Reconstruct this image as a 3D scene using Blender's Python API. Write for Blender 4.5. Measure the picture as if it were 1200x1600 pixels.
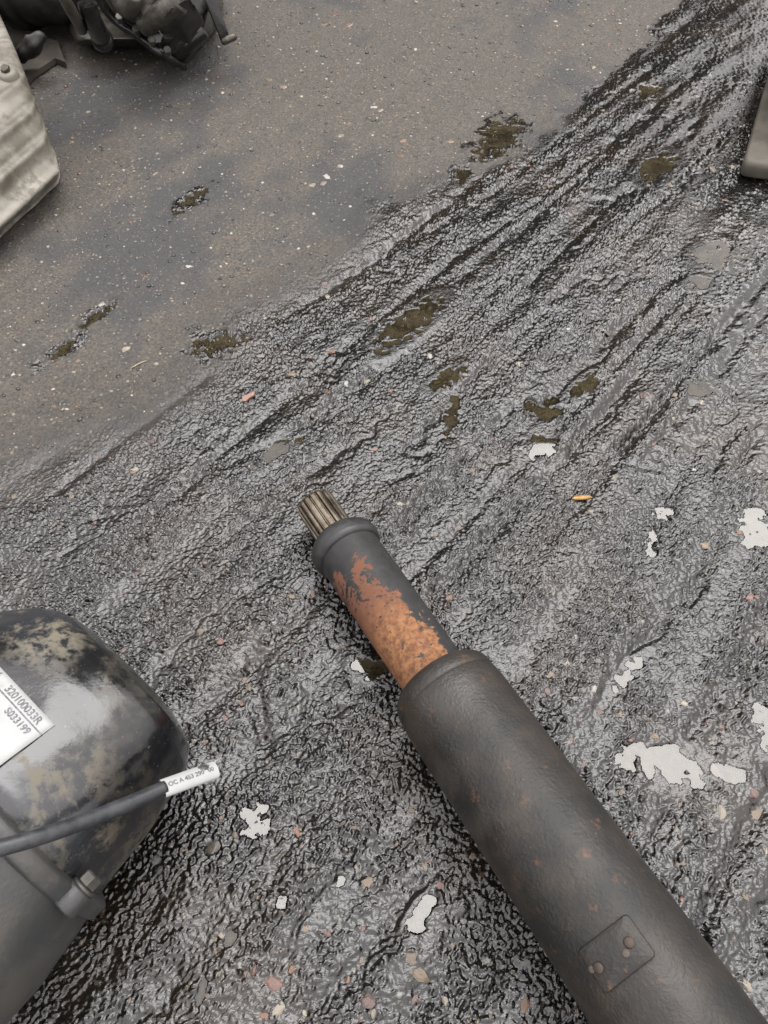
import bpy, bmesh, math, random
import numpy as np
from mathutils import Vector, noise as mnoise

for o in list(bpy.data.objects):
    bpy.data.objects.remove(o, do_unlink=True)
scene = bpy.context.scene
col = scene.collection
R = math.radians

# ------------------------------------------------------------------ camera
CAM_H, PITCH = 0.567, 54.0
cam_d = bpy.data.cameras.new('camera')
cam = bpy.data.objects.new('camera', cam_d)
col.objects.link(cam)
cam.location = (0, 0, CAM_H)
cam.rotation_euler = (R(90 - PITCH), 0, 0)
cam_d.sensor_fit = 'VERTICAL'
cam_d.sensor_height = 36.0
cam_d.lens = 27.0
cam_d.clip_start = 0.01
cam_d.clip_end = 500
scene.camera = cam

# ------------------------------------------------------------------ overcast sky
SUN_EL, SUN_AZ = 66.0, 67.0          # azimuth counter-clockwise from +X; sun behind thin cloud, high up
world = bpy.data.worlds.new('World')
scene.world = world
world.use_nodes = True
nt = world.node_tree
nt.nodes.clear()
sky = nt.nodes.new('ShaderNodeTexSky')
sky.sky_type = 'NISHITA'
sky.sun_disc = False
sky.sun_elevation = R(SUN_EL)
sky.sun_rotation = R(90 - SUN_AZ)
sky.air_density, sky.dust_density, sky.ozone_density = 1.0, 3.0, 1.0
hs = nt.nodes.new('ShaderNodeHueSaturation')
hs.inputs['Saturation'].default_value = 0.6
# closed cloud cover: one even sky tone with the standard overcast distribution, L = Lz (1 + 2 sin(elevation)) / 3
up_v = nt.nodes.new('ShaderNodeCombineXYZ')
up_v.inputs[1].default_value, up_v.inputs[2].default_value = 0.6, 0.8
tc = nt.nodes.new('ShaderNodeTexCoord')
sx = nt.nodes.new('ShaderNodeSeparateXYZ')
mr = nt.nodes.new('ShaderNodeMapRange')
mr.inputs['From Min'].default_value, mr.inputs['From Max'].default_value = 0, 1
mr.inputs['To Min'].default_value, mr.inputs['To Max'].default_value = 1.0, 3.0
mx = nt.nodes.new('ShaderNodeVectorMath'); mx.operation = 'SCALE'
bg = nt.nodes.new('ShaderNodeBackground')
bg.inputs['Strength'].default_value = 0.045
wo = nt.nodes.new('ShaderNodeOutputWorld')
nt.links.new(up_v.outputs[0], sky.inputs['Vector'])
nt.links.new(sky.outputs[0], hs.inputs['Color'])
nt.links.new(tc.outputs['Generated'], sx.inputs[0])
nt.links.new(sx.outputs['Z'], mr.inputs['Value'])
nt.links.new(hs.outputs[0], mx.inputs[0])
nt.links.new(mr.outputs[0], mx.inputs['Scale'])
nt.links.new(mx.outputs[0], bg.inputs['Color'])
nt.links.new(bg.outputs[0], wo.inputs['Surface'])

sun_d = bpy.data.lights.new('sun', 'SUN')
sun_d.energy = 1.5
sun_d.angle = R(44)
sun_d.color = (1.0, 0.99, 0.975)
sun = bpy.data.objects.new('sun', sun_d)
col.objects.link(sun)
sdir = Vector((math.cos(R(SUN_EL)) * math.cos(R(SUN_AZ)), math.cos(R(SUN_EL)) * math.sin(R(SUN_AZ)), math.sin(R(SUN_EL))))
sun.rotation_euler = sdir.to_track_quat('Z', 'Y').to_euler()
sun.location = sdir * 5

vs = scene.view_settings
vs.view_transform = 'Standard'
vs.look = 'None'
vs.gamma = 1.0
vs.use_curve_mapping = False
vs.exposure = 1.38

cy = scene.cycles
cy.max_bounces, cy.diffuse_bounces, cy.glossy_bounces, cy.transparent_max_bounces = 4, 2, 3, 6
cy.caustics_reflective = cy.caustics_refractive = False

# ------------------------------------------------------------------ helpers
_th = R(PITCH)
_U = np.array([0, math.sin(_th), math.cos(_th)])
_F = np.array([0, math.cos(_th), -math.sin(_th)])


def at(px, py, z=0.0):
    """world point of a photograph position at height z (used for surveying the layout)"""
    d = np.array([(px - 600) / 1200.0, 0, 0]) - (py - 800) / 1200.0 * _U + _F
    return np.array([0, 0, CAM_H]) + d * (z - CAM_H) / d[2]


def tag(o, label=None, cat=None, group=None, kind=None):
    if label: o['label'] = label
    if cat: o['category'] = cat
    if group: o['group'] = group
    if kind: o['kind'] = kind
    return o


def empty(name, loc):
    o = bpy.data.objects.new(name, None)
    o.empty_display_size = 0.02
    col.objects.link(o)
    o.location = loc
    return o


def link(name, me, mat, parent=None, smooth=True):
    o = bpy.data.objects.new(name, me)
    col.objects.link(o)
    if mat:
        me.materials.append(mat)
    if smooth:
        me.polygons.foreach_set('use_smooth', [True] * len(me.polygons))
    if parent:
        o.parent = parent
    return o


def root_loc(parent):
    v = Vector((0, 0, 0))
    while parent:
        v = v + parent.location
        parent = parent.parent
    return v


def mesh_obj(name, verts, faces, mat, parent=None, smooth=True, attrs=None):
    """verts are world coordinates"""
    off = root_loc(parent)
    me = bpy.data.meshes.new(name)
    me.from_pydata([(v[0] - off.x, v[1] - off.y, v[2] - off.z) for v in verts], [], faces)
    bm = bmesh.new(); bm.from_mesh(me)
    bmesh.ops.recalc_face_normals(bm, faces=bm.faces)
    bm.to_mesh(me); bm.free()
    if attrs:
        for k, vals in attrs.items():
            a = me.attributes.new(k, 'FLOAT', 'POINT')
            a.data.foreach_set('value', vals)
    return link(name, me, mat, parent, smooth)


def ring_faces(nr, n, closed=True, cap0=True, cap1=True):
    fs = []
    for i in range(nr - 1):
        for j in range(n if closed else n - 1):
            k = (j + 1) % n
            fs.append((i * n + j, i * n + k, (i + 1) * n + k, (i + 1) * n + j))
    if cap0: fs.append(tuple(range(n)))
    if cap1: fs.append(tuple(range((nr - 1) * n, nr * n)))
    return fs


def tube(name, pts, rad, mat, parent=None, n=12, sub=6, squash=None):
    """smooth tube through points; rad is a number or a list"""
    pts = [Vector(p) for p in pts]
    if not hasattr(rad, '__len__'): rad = [rad] * len(pts)
    P, Q = [], []
    for i in range(len(pts) - 1):
        p0 = pts[max(i - 1, 0)]; p1 = pts[i]; p2 = pts[i + 1]; p3 = pts[min(i + 2, len(pts) - 1)]
        for k in range(sub):
            t = k / sub
            P.append(0.5 * ((2 * p1) + (p2 - p0) * t + (2 * p0 - 5 * p1 + 4 * p2 - p3) * t * t + (3 * p1 - p0 - 3 * p2 + p3) * t ** 3))
            Q.append(rad[i] * (1 - t) + rad[i + 1] * t)
    P.append(pts[-1]); Q.append(rad[-1])
    vs_, m = [], len(P)
    for i in range(m):
        t = (P[min(i + 1, m - 1)] - P[max(i - 1, 0)]).normalized()
        a = t.cross(Vector((0, 0, 1))).normalized(); b = a.cross(t)
        for j in range(n):
            an = 2 * math.pi * j / n
            vs_.append(P[i] + (a * math.cos(an) + b * math.sin(an) * (squash or 1)) * Q[i])
    return mesh_obj(name, vs_, ring_faces(m, n), mat, parent)


def hull_obj(name, pts, mat, parent=None, bevel=0.004, seg=3, smooth=True, rough=0.0):
    off = root_loc(parent)
    bm = bmesh.new()
    for p in pts:
        bm.verts.new((p[0] - off.x, p[1] - off.y, p[2] - off.z))
    r = bmesh.ops.convex_hull(bm, input=bm.verts)
    bmesh.ops.delete(bm, geom=[v for v in bm.verts if not v.link_faces], context='VERTS')
    bmesh.ops.dissolve_limit(bm, angle_limit=R(4), verts=bm.verts, edges=bm.edges)
    bmesh.ops.recalc_face_normals(bm, faces=bm.faces)
    bmesh.ops.bevel(bm, geom=list(bm.edges), offset=bevel, segments=seg, profile=0.5, affect='EDGES', clamp_overlap=True)
    if rough:
        bmesh.ops.triangulate(bm, faces=bm.faces)
        bmesh.ops.subdivide_edges(bm, edges=[e for e in bm.edges if e.calc_length() > 0.01], cuts=3, use_grid_fill=True)
        for v in bm.verts:
            v.co += v.normal * rough * mnoise.noise(v.co * 60)
    me = bpy.data.meshes.new(name)
    bm.to_mesh(me); bm.free()
    return link(name, me, mat, parent, smooth)


def cyl(name, p0, p1, r, mat, parent=None, n=20, bev=0.15, r1=None):
    """short bevelled cylinder between two points (n = 6 makes a hexagon head)"""
    p0, p1 = Vector(p0), Vector(p1)
    t = (p1 - p0).normalized()
    a = t.cross(Vector((0.01, 0.02, 1))).normalized(); b = a.cross(t)
    r1 = r1 or r
    L = (p1 - p0).length
    bv = min(bev * min(r, r1), L * 0.3)
    prof = [(0, r - bv), (bv, r), (L - bv, r1), (L, r1 - bv)]
    vs_ = [p0 + t * s + (a * math.cos(2 * math.pi * j / n) + b * math.sin(2 * math.pi * j / n)) * q for s, q in prof for j in range(n)]
    o = mesh_obj(name, vs_, ring_faces(4, n), mat, parent, smooth=(n > 8))
    return o


# ------------------------------------------------------------------ gradient noise on arrays
_rng = np.random.RandomState(3)
_ang = _rng.rand(4096) * 2 * np.pi
_gx, _gy = np.cos(_ang).astype(np.float32), np.sin(_ang).astype(np.float32)


def perlin(x, y, seed=0):
    xf, yf = np.floor(x), np.floor(y)
    xi, yi = xf.astype(np.int64), yf.astype(np.int64)
    fx, fy = (x - xf).astype(np.float32), (y - yf).astype(np.float32)

    def gr(ix, iy, dx, dy):
        h = (ix * 374761393 + iy * 668265263 + seed * 982451653) & 0xffffffff
        h = ((h ^ (h >> 13)) * 1274126177) & 0xffffffff
        h = (h ^ (h >> 16)) & 4095
        return _gx[h] * dx + _gy[h] * dy
    u = fx * fx * fx * (fx * (fx * 6 - 15) + 10)
    v = fy * fy * fy * (fy * (fy * 6 - 15) + 10)
    a = gr(xi, yi, fx, fy); b = gr(xi + 1, yi, fx - 1, fy)
    c = gr(xi, yi + 1, fx, fy - 1); d = gr(xi + 1, yi + 1, fx - 1, fy - 1)
    return ((a + u * (b - a)) + v * ((c + u * (d - c)) - (a + u * (b - a)))) * 1.41


def sstep(a, b, x):
    t = np.clip((x - a) / (b - a), 0, 1)
    return t * t * (3 - 2 * t)


def seg_dist(x, y, line):
    """distance to a polyline and signed side (positive = right of travel)"""
    best = np.full(np.shape(x), 1e9); side = np.zeros(np.shape(x)); along = np.zeros(np.shape(x))
    for k, ((x0, y0), (x1, y1)) in enumerate(zip(line[:-1], line[1:])):
        dx, dy = x1 - x0, y1 - y0
        L2 = dx * dx + dy * dy
        t = np.clip(((x - x0) * dx + (y - y0) * dy) / L2, 0, 1)
        d = np.hypot(x - x0 - t * dx, y - y0 - t * dy)
        s = np.sign((x - x0) * dy - (y - y0) * dx)
        m = d < best
        best = np.where(m, d, best); side = np.where(m, s, side); along = np.where(m, k + t, along)
    return best, side, along


# ------------------------------------------------------------------ the ground: where it is wet, rutted, hollow
STREAK = R(51)
WET_LINE = [(-1.5, -0.2), (-0.62, 0.40), (-0.44, 0.51), (-0.345, 0.56), (-0.255, 0.60), (-0.229, 0.635), (-0.19, 0.71),
            (-0.134, 0.744), (-0.047, 0.832), (-0.033, 0.915), (0.086, 0.975), (0.179, 1.049), (0.248, 1.116),
            (0.298, 1.194), (0.384, 1.311), (0.527, 1.559), (0.9, 2.2), (3, 5)]
# x, y, half length, half width, direction (degrees)
PUDDLES = [(.163, 1.066, .055, .026, 65), (.028, .671, .050, .015, 50), (.401, .793, .030, .021, 45), (.370, .744, .017, .009, 20),
           (.399, 1.206, .026, .018, 60), (.369, .991, .036, .019, 50), (.162, .544, .020, .015, 10), (.156, .493, .018, .013, 80),
           (.209, .576, .024, .008, 47), (.328, .572, .015, .011, 30), (.335, .398, .026, .013, 75), (.236, .380, .014, .007, 80),
           (.258, .416, .014, .009, 60), (.203, .184, .031, .014, -12), (.291, .213, .018, .008, 80), (.257, .175, .013, .006, -20),
           (-.0905, .1435, .016, .010, 80), (-.1197, .1244, .006, .005, 60), (.0254, .0827, .013, .006, 50), (-.0303, .104, .007, .0035, 45),
           (-.068, .090, .006, .0035, 60), (-.102, .068, .007, .004, 55), (-.1145, .040, .009, .003, 80), (-.010, .261, .013, .010, -20),
           (-.3475, .6246, .027, .007, 55), (-.322, .682, .022, .006, 55), (.0675, .531, .025, .006, 80), (.067, .586, .022, .009, 40),
           (-.181, .640, .030, .018, 30), (-.105, .485, .026, .008, 42), (-.249, .915, .032, .010, 62), 
           (.193, .255, .022, .005, 42), (.103, .975, .020, .010, 70)]
RUTS = [[(.14, .39), (.20, .47), (.24, .50), (.32, .59)], [(.02, .48), (.10, .60), (.17, .68), (.27, .80)], [(.20, .93), (.30, 1.03), (.40, 1.16), (.52, 1.30)],
        [(.155, .215), (.185, .26), (.225, .29), (.30, .37)], [(-.06, .02), (-.02, .05), (.04, .115)], [(-.07, .54), (-.02, .585), (.05, .70), (.10, .76)],
        [(.10, .80), (.17, .88), (.30, 1.02)], [(-.20, .44), (-.10, .50), (.02, .62)], [(.22, .62), (.31, .72), (.42, .84)], [(.30, .45), (.36, .53)],
        [(-.02, .33), (.02, .40), (.08, .46)], [(-.11, .29), (-.10, .24), (-.085, .18)], [(-.16, .36), (-.09, .44), (-.02, .51)], [(.08, .37), (.12, .43), (.15, .46)],
        [(-.10, .70), (0, .80), (.10, .88)], [(.05, .02), (.09, .06)], [(.24, .07), (.29, .12)]]


_rr = random.Random(21)
for _ in range(38):
    _t, _s0, _L = _rr.uniform(-.28, .62), _rr.uniform(-.05, .95), _rr.uniform(.22, .60)
    _dt = _rr.uniform(-.015, .015)
    RUTS.append([(s_ * math.cos(STREAK) - t_ * math.sin(STREAK), s_ * math.sin(STREAK) + t_ * math.cos(STREAK))
                 for s_, t_ in ((_s0, _t), (_s0 + _L * .35, _t + _dt * .4), (_s0 + _L * .7, _t + _dt * .8), (_s0 + _L, _t + _dt))])


def wetness(x, y):
    d, s, al = seg_dist(x, y, WET_LINE)
    sd = d * s + 0.022 * perlin(x / .07, y / .07, 11) + 0.010 * perlin(x / .02, y / .02, 12)
    soft = np.interp(al, [0, 4, 8, 9.5, 12, 13], [.26, .15, .07, .06, .045, .012])
    w = sstep(-soft * .5, soft, sd)
    # the strip along the left of the boundary has half dried
    half = sstep(-.12, -.28, x) * sstep(.42, .52, y) * .35
    w = w * (1 - half * sstep(.16, 0.02, sd))
    for (px, py, a, b, an) in PUDDLES:
        ca, sa = math.cos(R(an)), math.sin(R(an))
        ix = np.nonzero((np.abs(x - px) < a * 2 + .01) & (np.abs(y - py) < a * 2 + .01))[0]
        if not len(ix): continue
        X, Y = x[ix], y[ix]
        u = ((X - px) * ca + (Y - py) * sa) / (a * 1.25 + .004); v = (-(X - px) * sa + (Y - py) * ca) / (b * 1.25 + .004)
        w[ix] = np.maximum(w[ix], sstep(1.3, .6, np.hypot(u, v) + .6 * perlin(X / .02, Y / .02, 43) + .3 * perlin(X / .007, Y / .007, 44)))
    return np.clip(w, 0, 1)


def low_height(x, y):
    S = x * math.cos(STREAK) + y * math.sin(STREAK); T = -x * math.sin(STREAK) + y * math.cos(STREAK)
    return .0026 * perlin(S / .70, T / .048, 1) + .0014 * perlin(x / .17, y / .17, 2) + .0017 * perlin(S / .16, T / .026, 7)


def puddle_level(p):
    return float(low_height(np.array([p[0]]), np.array([p[1]]))[0]) - .0016


def height(x, y, fine=None, wet=None):
    if wet is None: wet = wetness(x, y)
    if fine is None: fine = 1.0
    S = x * math.cos(STREAK) + y * math.sin(STREAK); T = -x * math.sin(STREAK) + y * math.cos(STREAK)
    h = low_height(x, y)
    # long scuffed furrows
    v = perlin(S / .22, T / .042, 3)
    amp = .35 + .65 * wet
    h = h - .0013 * amp * sstep(.16, 0, np.abs(v + .35 * perlin(x / .02, y / .02, 4))) * sstep(-.25, .3, perlin(x / .09, y / .09, 14))
    wob = .0032 * perlin(x / .03, y / .03, 21)
    wob2 = .0022 * perlin(x / .011, y / .011, 22)
    for k, line in enumerate(RUTS):
        lx, ly = [p[0] for p in line], [p[1] for p in line]
        ix = np.nonzero((x > min(lx) - .03) & (x < max(lx) + .03) & (y > min(ly) - .03) & (y < max(ly) + .03))[0]
        if not len(ix): continue
        d, s, al = seg_dist(x[ix] + wob[ix], y[ix] - wob2[ix], line)
        n = len(line) - 1
        env = sstep(0, .35, al) * sstep(n, n - .35, al)
        brk = sstep(-.85, .10, perlin(x[ix] / .045, y[ix] / .045, 60 + k) + .6 * perlin(x[ix] / .012, y[ix] / .012, 90 + k))
        h[ix] -= .0026 * np.exp(-(d / (.0036 + .0028 * brk)) ** 2) * env * amp[ix] * (.25 + .75 * brk)
    # wrinkled tar: rounded lumps parted by thin creases
    wx = x + .0030 * perlin(x / .012, y / .012, 31); wy = y + .0030 * perlin(x / .012, y / .012, 32)
    S = wx * math.cos(STREAK) + wy * math.sin(STREAK); T = -wx * math.sin(STREAK) + wy * math.cos(STREAK)
    n2 = perlin(S / .0031, T / .0024, 6)
    b1 = np.abs(perlin(S / .0070, T / .0048, 5) + .55 * n2)
    b2 = np.abs(n2 + .5 * perlin(S / .0024, T / .0021, 16))
    b3 = perlin(S / .0030, T / .0025, 8)
    # some streaks are churned up, others rolled smoother
    churn = .45 + .95 * sstep(-.5, .5, perlin(S / .24, T / .024, 17) + .6 * perlin(x / .035, y / .035, 18))
    h = h + amp * churn * (.0019 * b1 + .0018 * b2 * fine + .0009 * b3 * fine) - .0012 * amp
    h = h + .0007 * perlin(x / .024, y / .024, 9)
    for p in PUDDLES:
        (px, py, a, b, an) = p
        ca, sa = math.cos(R(an)), math.sin(R(an))
        ix = np.nonzero((np.abs(x - px) < a * 2.2) & (np.abs(y - py) < a * 2.2))[0]
        if not len(ix): continue
        X, Y, hh = x[ix], y[ix], h[ix]
        dx, dy = X - px, Y - py
        u = (dx * ca + dy * sa) / a; v = (-dx * sa + dy * ca) / b
        q = np.hypot(u, v) + .95 * perlin(X / .014, Y / .011, 41) + .6 * perlin(X / .006, Y / .006, 42)
        lev = puddle_level(p)
        floor = lev - .0014 + (hh - low_height(X, Y)) * .75
        edge = np.maximum(hh, lev + .0002 + .0003 * b1[ix])
        k = sstep(1.15, .45, q) * sstep(1.42, 1.10, np.hypot(u, v))
        kk = sstep(2.1, 1.5, np.hypot(u, v))
        hh = hh * (1 - kk) + edge * kk
        h[ix] = hh * (1 - k) + floor * k
    return h


# ------------------------------------------------------------------ material helper
class NT:
    def __init__(self, name):
        self.m = bpy.data.materials.new(name)
        self.m.use_nodes = True
        self.t = self.m.node_tree
        self.t.nodes.clear()
        self.out = self.t.nodes.new('ShaderNodeOutputMaterial')
        self.p = self.t.nodes.new('ShaderNodeBsdfPrincipled')
        self.t.links.new(self.p.outputs[0], self.out.inputs['Surface'])
        self._co = None

    def n(self, typ, **kw):
        nd = self.t.nodes.new(typ)
        for k, v in kw.items():
            setattr(nd, k, v)
        return nd

    def put(self, sock, v):
        if hasattr(v, 'is_output') or hasattr(v, 'links'):
            self.t.links.new(v, sock)
        elif isinstance(v, (tuple, list)) and len(v) == 3 and sock.type == 'RGBA':
            sock.default_value = (*v, 1)
        else:
            sock.default_value = v

    def co(self):
        if not self._co:
            self._co = self.n('ShaderNodeTexCoord').outputs['Object']
        return self._co

    def mapped(self, scale=(1, 1, 1), rot=(0, 0, 0)):
        m = self.n('ShaderNodeMapping')
        m.inputs['Scale'].default_value = scale
        m.inputs['Rotation'].default_value = rot
        self.put(m.inputs['Vector'], self.co())
        return m.outputs[0]

    def noise(self, scale, detail=4, rough=.55, vec=None, dist=0.0):
        nd = self.n('ShaderNodeTexNoise')
        self.put(nd.inputs['Vector'], vec or self.co())
        nd.inputs['Scale'].default_value = scale
        nd.inputs['Detail'].default_value = detail
        nd.inputs['Roughness'].default_value = rough
        nd.inputs['Distortion'].default_value = dist
        return nd.outputs['Fac']

    def voro(self, scale, feature='F1', vec=None):
        nd = self.n('ShaderNodeTexVoronoi', feature=feature)
        self.put(nd.inputs['Vector'], vec or self.co())
        nd.inputs['Scale'].default_value = scale
        return nd

    def math(self, op, a, b=0.0, clamp=False):
        nd = self.n('ShaderNodeMath', operation=op, use_clamp=clamp)
        self.put(nd.inputs[0], a); self.put(nd.inputs[1], b)
        return nd.outputs[0]

    def rng(self, v, a, b, c=0.0, d=1.0, smooth=True):
        nd = self.n('ShaderNodeMapRange', interpolation_type='SMOOTHSTEP' if smooth else 'LINEAR')
        self.put(nd.inputs['Value'], v)
        for i, q in zip((1, 2, 3, 4), (a, b, c, d)):
            self.put(nd.inputs[i], q)
        return nd.outputs[0]

    def mix(self, f, a, b):
        nd = self.n('ShaderNodeMix', data_type='RGBA')
        self.put(nd.inputs['Factor'], f)
        self.put(nd.inputs[6], a); self.put(nd.inputs[7], b)
        return nd.outputs[2]

    def mixf(self, f, a, b):
        nd = self.n('ShaderNodeMix', data_type='FLOAT')
        self.put(nd.inputs['Factor'], f)
        self.put(nd.inputs[2], a); self.put(nd.inputs[3], b)
        return nd.outputs[0]

    def attr(self, name):
        return self.n('ShaderNodeAttribute', attribute_name=name).outputs['Fac']

    def bump(self, h, strength=.3, dist=.001, prev=None):
        nd = self.n('ShaderNodeBump')
        self.put(nd.inputs['Strength'], strength)
        nd.inputs['Distance'].default_value = dist
        self.put(nd.inputs['Height'], h)
        if prev: self.put(nd.inputs['Normal'], prev)
        return nd.outputs[0]

    def set(self, **kw):
        names = dict(color='Base Color', rough='Roughness', metal='Metallic', normal='Normal', ior='IOR', spec='Specular IOR Level',
                     coat='Coat Weight', coat_rough='Coat Roughness', alpha='Alpha', trans='Transmission Weight')
        for k, v in kw.items():
            self.put(self.p.inputs[names[k]], v)
        return self.m


def mat_ground():
    t = NT('asphalt_wet_and_dusty')
    wet = t.attr('wet')
    dust = t.attr('dust')
    # crushed stone seen in the surface, two sizes
    v1 = t.voro(210); v2 = t.voro(430)

    def specks(v, lo, rad):
        sep = t.n('ShaderNodeSeparateColor'); t.put(sep.inputs[0], v.outputs['Color'])
        pick = t.rng(sep.outputs[0], lo, lo + .02)
        body = t.rng(v.outputs['Distance'], rad, rad * .8)
        return t.math('MULTIPLY', pick, body), sep
    m1, s1 = specks(v1, .88, .40)
    m2, s2 = specks(v2, .86, .42)
    big = t.noise(9, 3, .5)
    fine = t.noise(330, 3, .6)
    med = t.noise(60, 4, .6)
    dry = t.mix(t.math('MULTIPLY', dust, t.rng(med, .25, .75, .55, 1.0), clamp=True), (.029, .0285, .028), (.066, .056, .042))
    dry = t.mix(t.rng(fine, .40, .62, 0, .75), dry, (.018, .018, .019))
    wetc = t.mix(t.rng(big, .4, .65), (.0032, .0030, .0029), (.0080, .0060, .0040))
    base = t.mix(wet, dry, wetc)

    def stone_col(s):
        r = t.n('ShaderNodeValToRGB')
        e = r.color_ramp.elements
        e[0].position = 0; e[0].color = (.07, .066, .06, 1)
        e[1].position = 1; e[1].color = (.22, .20, .165, 1)
        for pos, c in ((.35, (.10, .085, .062, 1)), (.5, (.11, .062, .042, 1)), (.6, (.02, .02, .02, 1)), (.8, (.13, .115, .09, 1))):
            q = e.new(pos); q.color = c
        t.put(r.inputs[0], s.outputs[1])
        return r.outputs[0]
    vis1 = t.math('MULTIPLY', m1, t.mixf(wet, .6, .35))
    vis2 = t.math('MULTIPLY', m2, t.mixf(wet, .6, .18))
    base = t.mix(vis2, base, stone_col(s2))
    base = t.mix(vis1, base, stone_col(s1))
    rv = t.noise(140, 3, .6)
    rough = t.mixf(t.rng(wet, .25, .95), .82, t.rng(rv, .3, .7, .02, .08))
    strk = t.mapped((1, 1.7, 1), (0, 0, -STREAK))
    b = t.noise(430, 3, .55, vec=strk, dist=.4)
    bb = t.noise(900, 2, .5)
    vb = t.n('ShaderNodeTexVoronoi', feature='SMOOTH_F1')
    t.put(vb.inputs['Vector'], t.co()); vb.inputs['Scale'].default_value = 170; vb.inputs['Smoothness'].default_value = .35
    pick = t.rng(t.noise(26, 2, .5), .45, .62)
    nrm0 = t.bump(vb.outputs['Distance'], t.math('MULTIPLY', pick, .5), -.0016)
    nrm = t.bump(b, t.mixf(wet, .9, .36), .0012, nrm0)
    nrm = t.bump(bb, t.mixf(wet, .25, .04), .0004, nrm)
    return t.set(color=base, rough=rough, normal=nrm, ior=1.49)


def mat_stone(name, c, c2):
    t = NT(name)
    n = t.noise(900, 3, .6)
    info = t.n('ShaderNodeObjectInfo').outputs['Random']
    n2 = t.noise(250, 2, .5)
    c_ = t.mix(t.rng(n, .35, .7), c, c2)
    dark = t.mix(t.math('ADD', t.math('MULTIPLY', info, .4), .3), c_, (.03, .027, .024))
    return t.set(color=dark, rough=t.rng(n2, .3, .7, .22, .5), normal=t.bump(n, .35, .0006))


def mat_gravel():
    t = NT('small_aggregate')
    r = t.n('ShaderNodeValToRGB')
    e = r.color_ramp.elements
    r.color_ramp.interpolation = 'CONSTANT'
    e[0].position = 0; e[0].color = (.016, .016, .016, 1)
    e[1].position = .93; e[1].color = (.26, .24, .20, 1)
    for pos, c in ((.30, (.05, .047, .043, 1)), (.55, (.10, .083, .06, 1)), (.76, (.12, .062, .042, 1)), (.82, (.15, .13, .10, 1))):
        q = e.new(pos); q.color = c
    t.put(r.inputs[0], t.attr('tone'))
    n = t.noise(900, 3, .6)
    return t.set(color=t.mix(t.rng(n, .4, .7, 0, .5), r.outputs[0], (.05, .045, .04)), rough=.38, normal=t.bump(n, .3, .0005))


def mat_water():
    t = NT('oily_puddle_water')
    n = t.noise(120, 4, .6)
    mud = t.n('ShaderNodeBsdfDiffuse')
    t.put(mud.inputs['Color'], t.mix(t.rng(n, .3, .7), (.030, .025, .0145), (.055, .046, .028)))
    clear = t.n('ShaderNodeBsdfTransparent')
    clear.inputs['Color'].default_value = (.62, .55, .38, 1)
    under = t.n('ShaderNodeMixShader')
    t.put(under.inputs[0], t.rng(t.noise(35, 2, .5), .35, .65, .2, .55))
    t.t.links.new(clear.outputs[0], under.inputs[1]); t.t.links.new(mud.outputs[0], under.inputs[2])
    gl = t.n('ShaderNodeBsdfGlossy'); gl.inputs['Roughness'].default_value = .03
    fr = t.n('ShaderNodeFresnel'); fr.inputs['IOR'].default_value = 1.62
    rip = t.bump(t.noise(45, 2, .5), .10, .0006)
    t.put(gl.inputs['Normal'], rip); t.put(fr.inputs['Normal'], rip)
    top = t.n('ShaderNodeMixShader')
    t.put(top.inputs[0], fr.outputs[0])
    t.t.links.new(under.outputs[0], top.inputs[1]); t.t.links.new(gl.outputs[0], top.inputs[2])
    t.t.links.new(top.outputs[0], t.out.inputs['Surface'])
    t.t.nodes.remove(t.p)
    return t.m


def mat_tube():
    t = NT('worn_charcoal_paint')
    n = t.noise(28, 5, .6); f = t.noise(420, 3, .6); r = t.noise(75, 5, .65); q = t.noise(14, 3, .5)
    c = t.mix(t.rng(n, .35, .7), (.0095, .0092, .0086), (.024, .0195, .0150))
    c = t.mix(t.rng(q, .5, .72, 0, .7), c, (.024, .025, .026))
    c = t.mix(t.rng(r, .615, .73, 0, .75), c, (.075, .035, .017))
    c = t.mix(t.rng(f, .66, .78, 0, .35), c, (.10, .09, .08))
    nr = t.bump(f, .8, .0007)
    nr = t.bump(t.noise(150, 3, .55), .25, .0010, nr)
    return t.set(color=c, rough=t.rng(q, .35, .7, .50, .32), normal=nr, spec=.25)


def mat_sleeve():
    t = NT('rust_breaking_through_black_paint')
    s = t.attr('axial'); ph = t.attr('phi')
    s0 = t.math('SUBTRACT', .118, t.math('MULTIPLY', t.math('MAXIMUM', t.math('SUBTRACT', 100.0, ph), 0.0), .0019))
    n = t.noise(62, 7, .68, dist=.5)
    f = t.noise(210, 5, .7)
    e = t.math('ADD', t.math('SUBTRACT', s0, s), t.math('MULTIPLY', t.math('SUBTRACT', n, .51), .24))
    e = t.math('ADD', e, t.math('MULTIPLY', t.math('SUBTRACT', f, .5), .10))
    e = t.math('SUBTRACT', e, t.rng(s, .045, .028, 0, .022))
    m = t.rng(e, -.002, .003)
    m = t.math('MULTIPLY', m, t.rng(t.noise(105, 5, .65, dist=.4), .66, .60))
    m = t.math('MULTIPLY', m, t.rng(t.noise(260, 4, .6), .70, .66, .25, 1.0))
    rust = t.mix(t.rng(f, .3, .7), (.070, .029, .015), (.185, .090, .040))
    rust = t.mix(t.rng(s, .10, .05), (.085, .037, .022), rust)
    rust = t.mix(t.rng(t.noise(140, 4, .6), .58, .75, 0, .6), rust, (.085, .052, .036))
    paint = t.mix(t.rng(n, .3, .7), (.010, .0103, .0105), (.020, .0195, .019))
    c = t.mix(m, paint, rust)
    nr = t.bump(m, .25, .0007)
    nr = t.bump(f, .30, .0006, nr)
    return t.set(color=c, rough=t.mixf(m, .5, .85), normal=nr, spec=.25)


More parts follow.
